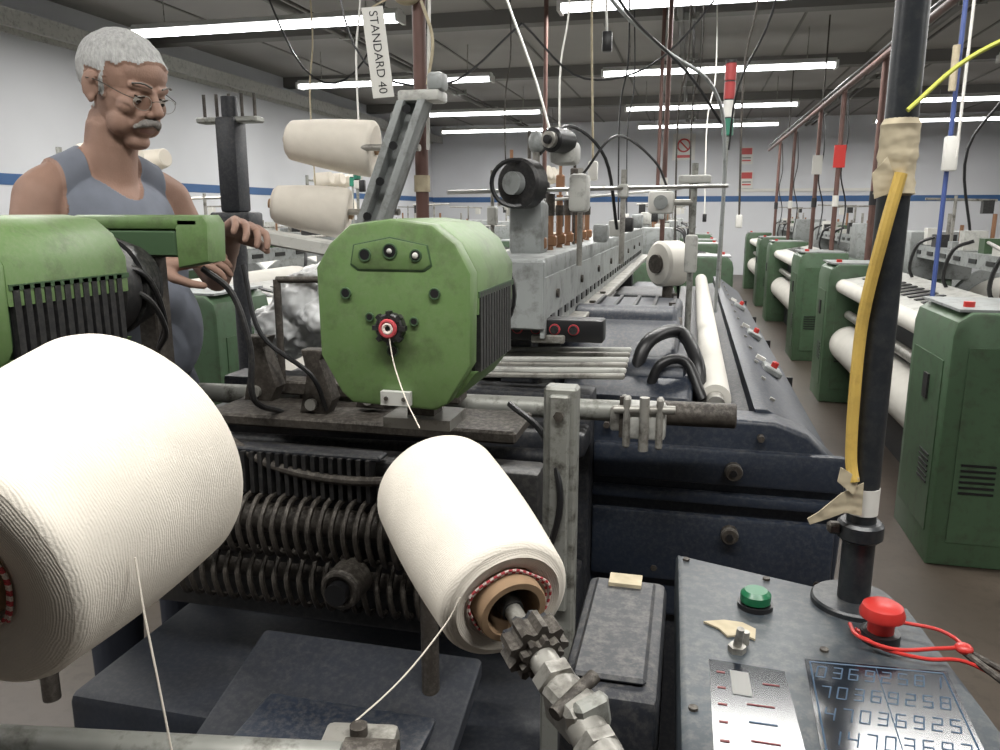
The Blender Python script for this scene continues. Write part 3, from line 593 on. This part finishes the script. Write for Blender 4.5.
b.tube([(.262,.735,.953),(.28,.70,.95),(.31,.66,.94),(.35,.62,.90)],.0032,IRON,8); b.tube([(.262,.74,.953),(.29,.71,.95),(.33,.68,.93),(.38,.64,.88)],.003,IRON,8); b.done()
PX,PY=.184,.825
b=B('support_pole')
b.cyl((PX,PY,.944),(PX,PY,3.3),.0145,DPOLE,seg=28); b.cyl((PX,PY,.942),(PX,PY,.952),.042,DPOLE,seg=32,bev=.002); b.cyl((PX,PY,.95),(PX,PY,1.03),.0160,DPOLE,seg=24)
b.cyl((PX,PY,1.018),(PX,PY,1.038),.0225,DPOLE,seg=24,bev=.003); b.cyl((PX,PY,1.047),(PX,PY,1.075),.0152,WHITE,seg=24); b.box((PX-.026,PY-.005,1.03),(.014,.012,.012),IRON,.003)
tp=[(.0145,-.02)]
for k in range(14): tp.append((.0160+.0024*abs(noise.noise(V((k*.73,1.3,0))))*2,-.018+k*.0048))
tp.append((.0145,.05)); b.lathe(tp,Matrix.Translation((PX,PY,1.385)),TAPE,20)
b.prism([(.0,1.37),(-.02,1.362),(-.024,1.385),(-.012,1.40)],'y',-.017,-.0155,TAPE,0,M=Matrix.Translation((PX,PY,0)))
b.done()
b=B('yellow_cable'); b.tube([(PX+.0,PY-.020,1.385),(PX-.010,PY-.021,1.33),(PX-.019,PY-.012,1.25),(PX-.020,PY-.012,1.17),(PX-.018,PY-.013,1.11),(PX-.014,PY-.017,1.085)],.0058,YEL,10); b.done()
b=B('torn_tape_ribbon')
b.prism([(-.005,1.085),(-.025,1.072),(-.045,1.05),(-.055,1.042),(-.052,1.036),(-.035,1.044),(-.02,1.052),(-.004,1.05)],'y',-.019,-.0175,TAPE,0,M=Matrix.Translation((PX,PY,0))); b.prism([(-.01,1.09),(-.028,1.10),(-.03,1.085),(-.014,1.072)],'y',-.021,-.0195,TAPE,0,M=Matrix.Translation((PX,PY,0))); b.done()
b=B('yellow_green_cord'); b.tube([(PX+.0,PY-.02,1.44),(PX+.05,PY,1.485),(PX+.12,PY+.02,1.52),(PX+.25,PY+.05,1.58),(PX+.4,PY+.1,1.68)],.0022,YG,8); b.done()
# ------------------------------------------------------------------ second pole, label
b=B('support_pole'); b.cyl((-.667,1.92,1.0),(-.667,1.92,3.3),.0165,RUST,seg=20)
tb=bmesh.new()
for i in range(9): tball(tb,(-.667+random.uniform(-.03,.04),1.91+random.uniform(-.025,.02),1.875+random.uniform(-.03,.03)),(random.uniform(.018,.035),.022,random.uniform(.012,.026)))
m3=remesh(tb,.005,1); b.raw([v.co.copy() for v in m3.vertices],[tuple(p.vertices) for p in m3.polygons],TAPE)
b.cyl((-.64,1.89,1.5),(-.63,1.89,1.84),.004,WHITE); b.tube([(-.65,1.89,1.84),(-.62,1.88,1.75),(-.635,1.88,1.65)],.004,TAPE); b.cyl((-.667,1.92,1.40),(-.667,1.92,1.44),.02,TAPE)
b.done()
LC=V((-.735,1.82,1.715)); lab=empty('hanging_label',LC); RM=Matrix.Translation(LC)@Matrix.Rotation(math.radians(20),4,'Z')@Matrix.Rotation(math.radians(-6),4,'Y')
b=B('card'); b.box((0,0,0),(.050,.003,.20),WHITE,.001); b.cyl((.0,0,.1),(.06,.03,.13),.002,TAPE); b.done(M=RM,parent=lab)
t=bpy.data.curves.new('print','FONT'); t.body='STANDARD 40'; t.size=.028; t.align_x='CENTER'; t.align_y='CENTER'; t.materials.append(BLACKC)
o=bpy.data.objects.new('print',t); S.collection.objects.link(o); o.matrix_world=RM@Matrix.Translation((0,-.0022,0))@Matrix.Rotation(math.radians(90),4,'X')@Matrix.Rotation(math.radians(-90),4,'Z'); o.parent=lab; o.matrix_parent_inverse=Matrix.Translation(-LC)
# ------------------------------------------------------------------ background looms
b=B('weaving_loom')
for y0,y1 in ((0,.52),(2.75,3.2)):
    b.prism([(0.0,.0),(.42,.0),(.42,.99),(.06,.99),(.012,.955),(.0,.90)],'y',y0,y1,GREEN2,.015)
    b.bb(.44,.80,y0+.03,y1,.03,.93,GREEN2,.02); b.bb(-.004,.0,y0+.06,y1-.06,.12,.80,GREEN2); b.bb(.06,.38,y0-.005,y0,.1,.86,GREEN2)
    for k in range(6): b.bb(-.008,.0,y0+.1,y0+.22,.30+.022*k,.308+.022*k,BLACKC)
    for k in range(6): b.bb(.08,.2,y0-.009,y0,.30+.022*k,.308+.022*k,BLACKC)
    b.bb(-.012,.0,y0+.2,y0+.26,.62,.72,BLACK); b.bb(.02,.4,y0+.02,y1-.02,.99,1.0,GREYP)
    b.cyl((.08,y0+.12,.99),(.08,y0+.12,1.02),.02,RED,seg=14)
b.bb(.22,1.3,.4,2.9,.0,.74,NAVY2); b.cyl((.17,.5,.43),(.17,2.78,.43),.13,CLOTH,seg=32); b.cyl((.10,.5,.84),(.10,2.78,.84),.05,CLOTH,seg=20); b.cyl((.15,.5,.64),(.15,2.78,.64),.03,STEEL,seg=16)
b.prism([(.08,.86),(.45,.93),(.45,.95),(.08,.885)],'y',.5,2.78,LGREY)
for k in range(16): b.box((.25,.6+.13*k,.9215),(.14,.05,.004),BLACKC,0,rot=(0,-11,0))
b.bb(.55,.85,.25,3.0,1.05,1.13,GREYP); b.bb(.5,.9,.15,.45,.9,1.25,GREYP,.01); b.bb(.5,.9,2.75,3.05,.9,1.22,GREYP,.01)
for k in range(9):
    b.bb(.545,.552,.5+k*.27,.62+k*.27,1.075,1.10,BLACKC); b.cyl((.7,.5+k*.27,1.13),(.7,.5+k*.27,1.2+.07*(k%3)),.012,(STEEL,BRASS)[k%2],seg=6)
    b.box((.62,.55+.27*k,1.15+.02*(k%3)),(.08+.04*(k%2),.09,.05+.03*(k%3)),(LGREY,GREYP,BLACK,WHITE,GREEND)[k%5])
b.cyl((.3,.4,1.18),(.9,2.8,1.2),.009,STEEL,seg=6); b.cyl((.62,1.0,1.13),(.62,1.0,1.42),.01,STEEL,seg=6); b.cyl((.62,2.3,1.13),(.62,2.3,1.45),.01,STEEL,seg=6); b.cyl((.45,1.0,1.40),(.85,1.0,1.41),.009,STEEL,seg=6); b.cyl((.45,2.3,1.43),(.85,2.3,1.42),.009,STEEL,seg=6)
b.box((.50,1.0,1.36),(.05,.05,.07),WHITE); b.box((.8,2.3,1.38),(.06,.05,.08),BLACK)
for k in range(3): b.tube([(.5,.8+k*.7,1.2),(.42,.85+k*.7,1.15),(.4,.9+k*.7,1.0),(.45,.9+k*.7,.9)],.01,BLACKC,6,4)
b.cyl((1.15,.3,.62),(1.15,2.9,.62),.3,CLOTH,seg=30); b.cyl((1.15,.28,.62),(1.15,.33,.62),.38,GREYP,seg=30,bev=.01); b.cyl((1.15,2.85,.62),(1.15,2.9,.62),.38,GREYP,seg=30,bev=.01); b.bb(.9,1.4,.3,.36,.0,.6,NAVY2); b.bb(.9,1.4,2.84,2.9,.0,.6,NAVY2)
LM=b.mesh()
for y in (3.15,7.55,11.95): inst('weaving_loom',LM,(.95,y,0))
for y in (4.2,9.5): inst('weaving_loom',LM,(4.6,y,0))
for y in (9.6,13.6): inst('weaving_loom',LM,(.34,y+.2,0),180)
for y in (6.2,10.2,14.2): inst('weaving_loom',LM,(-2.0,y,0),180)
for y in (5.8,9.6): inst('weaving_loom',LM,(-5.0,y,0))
b=B('overhead_cable_conduit'); b.cyl((1.25,2.6,2.42),(1.25,15,2.42),.022,RUST,seg=12); b.cyl((1.25,2.6,2.46),(1.25,15,2.5),.01,BLACKC,seg=8)
for y in (3,6,9,12): b.cyl((1.25,y,2.42),(1.25,y,3.3),.008,IRON,seg=8)
for i,(x,y) in enumerate(((1.28,6.35),(1.28,7.95),(1.28,9.3),(1.28,11.5),(1.28,13.4),(1.35,3.85))):
    b.cyl((x,y,.9),(x,y,2.45 if i!=5 else 3.3),.022 if i else .024,RUST,seg=14); b.cyl((x,y,1.4),(x,y,1.5),.028,WHITE if i%2 else BLACKC,seg=14)
    b.bb(x-.05,x+.05,y-.03,y-.01,1.75,1.95,(WHITE,RED)[i%2]) if i in (1,2) else None
    b.tube([(x+.03,y,2.4),(x+.06,y,2.0),(x+.03,y+.02,1.7),(x+.1,y+.05,1.4),(x+.06,y,1.05)],.007,BLACKC,6)
b.cyl((1.17,4.25,.93),(1.17,4.25,3.3),.011,CBLUE,seg=14); b.cyl((1.19,4.2,1.6),(1.19,4.2,3.3),.007,WHITE,seg=8); b.box((1.17,4.22,1.62),(.06,.05,.16),WHITE,.01); b.cyl((1.14,4.2,1.9),(1.14,4.2,2.1),.016,TAPE)
b.tube([(1.3,3.6,3.3),(1.4,3.7,2.3),(1.3,3.8,1.9),(1.45,3.9,1.5),(1.4,4.0,1.1)],.008,BLACKC,6); b.tube([(1.6,5.0,3.3),(1.7,5.0,2.2),(1.5,5.1,1.7),(1.6,5.2,1.2)],.008,BLACKC,6); b.done()
def tower(x,y,z0,z1,cols,r=.03,h=.09):
    b=B('signal_tower_light'); b.cyl((x,y,z0),(x,y,z1),.010,STEELB,seg=10)
    for k,m in enumerate(cols): b.cyl((x,y,z1+k*h),(x,y,z1+(k+1)*h-.006),r,m,seg=20,bev=.004); b.cyl((x,y,z1+(k+1)*h-.006),(x,y,z1+(k+1)*h),r*.9,BLACKC,seg=20)
    b.cyl((x,y,z1+len(cols)*h),(x,y,z1+len(cols)*h+.01),r,BLACKC,seg=20); b.done()
tower(.17,4.86,.85,1.78,(TLG,WHITE,TLR,TLR),.032,.10); tower(-2.15,4.9,0,1.50,(WHITE,TLG,TLY,TLR),.024,.06)
tower(1.9,9.0,.7,1.65,(TLG,WHITE,TLR)); tower(-3.3,7.4,.0,1.6,(TLG,WHITE,TLR))
b=B('hanging_cable'); b.tube([(-.45,2.6,3.3),(-.42,2.75,2.45),(-.36,3.0,2.15),(-.15,3.3,1.98),(.05,3.5,1.86),(.12,3.6,1.6),(.12,3.7,.9)],.008,GREYP,8)
b.tube([(-.44,2.5,3.3),(-.38,2.7,2.4),(-.3,3.0,2.1),(-.05,3.4,1.9),(.1,3.6,1.72)],.006,BLACKC,8)
b.tube([(-3.0,5.0,3.3),(-2.6,5.1,2.3),(-2.2,5.2,2.35),(-1.9,5.3,3.3)],.007,BLACKC,6); b.tube([(-1.9,4.0,3.3),(-1.75,4.0,2.2),(-1.3,4.1,2.0),(-.9,4.2,2.3)],.006,BLACKC,6)
b.tube([(-.9,4.2,2.3),(-.6,4.4,2.05),(-.2,4.7,2.2),(.2,4.9,2.75),(.3,5,3.3)],.006,BLACKC,6); b.tube([(-1.0,3.4,3.3),(-.9,3.5,2.5),(-.7,3.6,1.9),(-.55,3.6,1.4),(-.45,3.6,1.25)],.006,WHITE,6); b.tube([(.4,4.2,3.3),(.35,4.3,2.4),(.2,4.5,2.0),(.18,4.8,1.7)],.006,BLACKC,6)
for i,(x,y,z0,z1,m) in enumerate(((-.33,3.0,1.95,3.3,WHITE),(-.37,3.0,1.5,3.3,TAPE),(-.5,5.6,1.1,3.3,BLACKC),(-.1,5.2,1.0,3.3,IRON),(-.02,5.9,1.2,3.3,IRON),(.25,4.6,1.3,3.3,IRON),(-1.9,4.4,1.5,3.3,WHITE),(-2.6,5.2,1.4,3.3,TAPE),(1.0,2.9,1.9,3.3,CBLUE),(1.9,5.2,1.2,3.3,IRON),(2.5,6.2,1.2,3.3,RUST),(3.0,5.6,1.2,3.3,IRON),(-.75,4.6,1.3,3.3,WHITE),(-1.4,6.0,1.4,3.3,IRON),(.1,7.2,1.3,3.3,WHITE),(-.6,7.5,1.3,3.3,BLACKC))):
    b.tube([(x,y,z1),(x+.03,y,(z0+z1)/2+.2),(x-.02,y+.02,(z0+z1)/2-.2),(x,y,z0)],.006 if i>1 else .0045,m,6); b.box((x,y,z0),(.035,.03,.07),WHITE if i%2 else BLACKC,.006)
b.done()
b=B('support_pole'); b.cyl((0,0,0),(0,0,3.3),.018,RUST,seg=12); b.cyl((0,0,1.5),(0,0,1.6),.026,WHITE,seg=12); PM=b.mesh()
for (x,y) in ((-.22,6.1),(-.35,8.0),(-1.2,6.5)): inst('support_pole',PM,(x,y,0))
b=B('warp_stop_motion_stand'); b.cyl((-1.62,2.6,0),(-1.62,2.6,1.75),.028,NAVY2); b.bb(-1.70,-1.54,2.55,2.65,1.28,1.35,NAVY2,.01); b.bb(-1.66,-1.58,2.56,2.64,1.35,1.68,NAVY2,.01); b.bb(-1.74,-1.50,2.57,2.63,1.66,1.68,STEELB,.005)
for k in range(5): b.cyl((-1.72+.05*k,2.6,1.68),(-1.72+.05*k,2.6,1.76),.006,IRON,seg=8)
b.bb(-1.7,-1.5,2.4,2.8,0,.03,NAVY2); b.done()
b=B('yarn_creel')
for dy in (0,.9): b.cyl((0,dy,0),(0,dy,1.75),.018,STEELB,seg=10)
for z in (.7,1.05,1.4,1.7):
    b.cyl((0,0,z),(0,.9,z),.012,STEELB,seg=8)
    for k in range(3): b.cyl((.05,.15+.3*k,z),(.24,.12+.3*k,z+.03),.085,YARNS,r2=.065,seg=20,bev=.008)
CM=b.mesh()
for x,y in ((-3.9,4.3),(-4.2,8.2),(-1.6,7.6)): inst('yarn_creel',CM,(x,y,0))
# camera
c=bpy.data.cameras.new('cam'); co=bpy.data.objects.new('camera',c); S.collection.objects.link(co); S.camera=co
c.sensor_width=36; c.lens=780/1000*36; c.clip_start=.02
p,y=math.radians(11.8),math.radians(13.62)
co.location=(0,0,1.35); co.rotation_euler=(math.pi/2-p,0,y)
w=bpy.data.worlds.new('world'); S.world=w; w.use_nodes=True; w.node_tree.nodes['Background'].inputs[0].default_value=(.85,.86,.85,1); w.node_tree.nodes['Background'].inputs[1].default_value=.1
S.view_settings.view_transform='Standard'
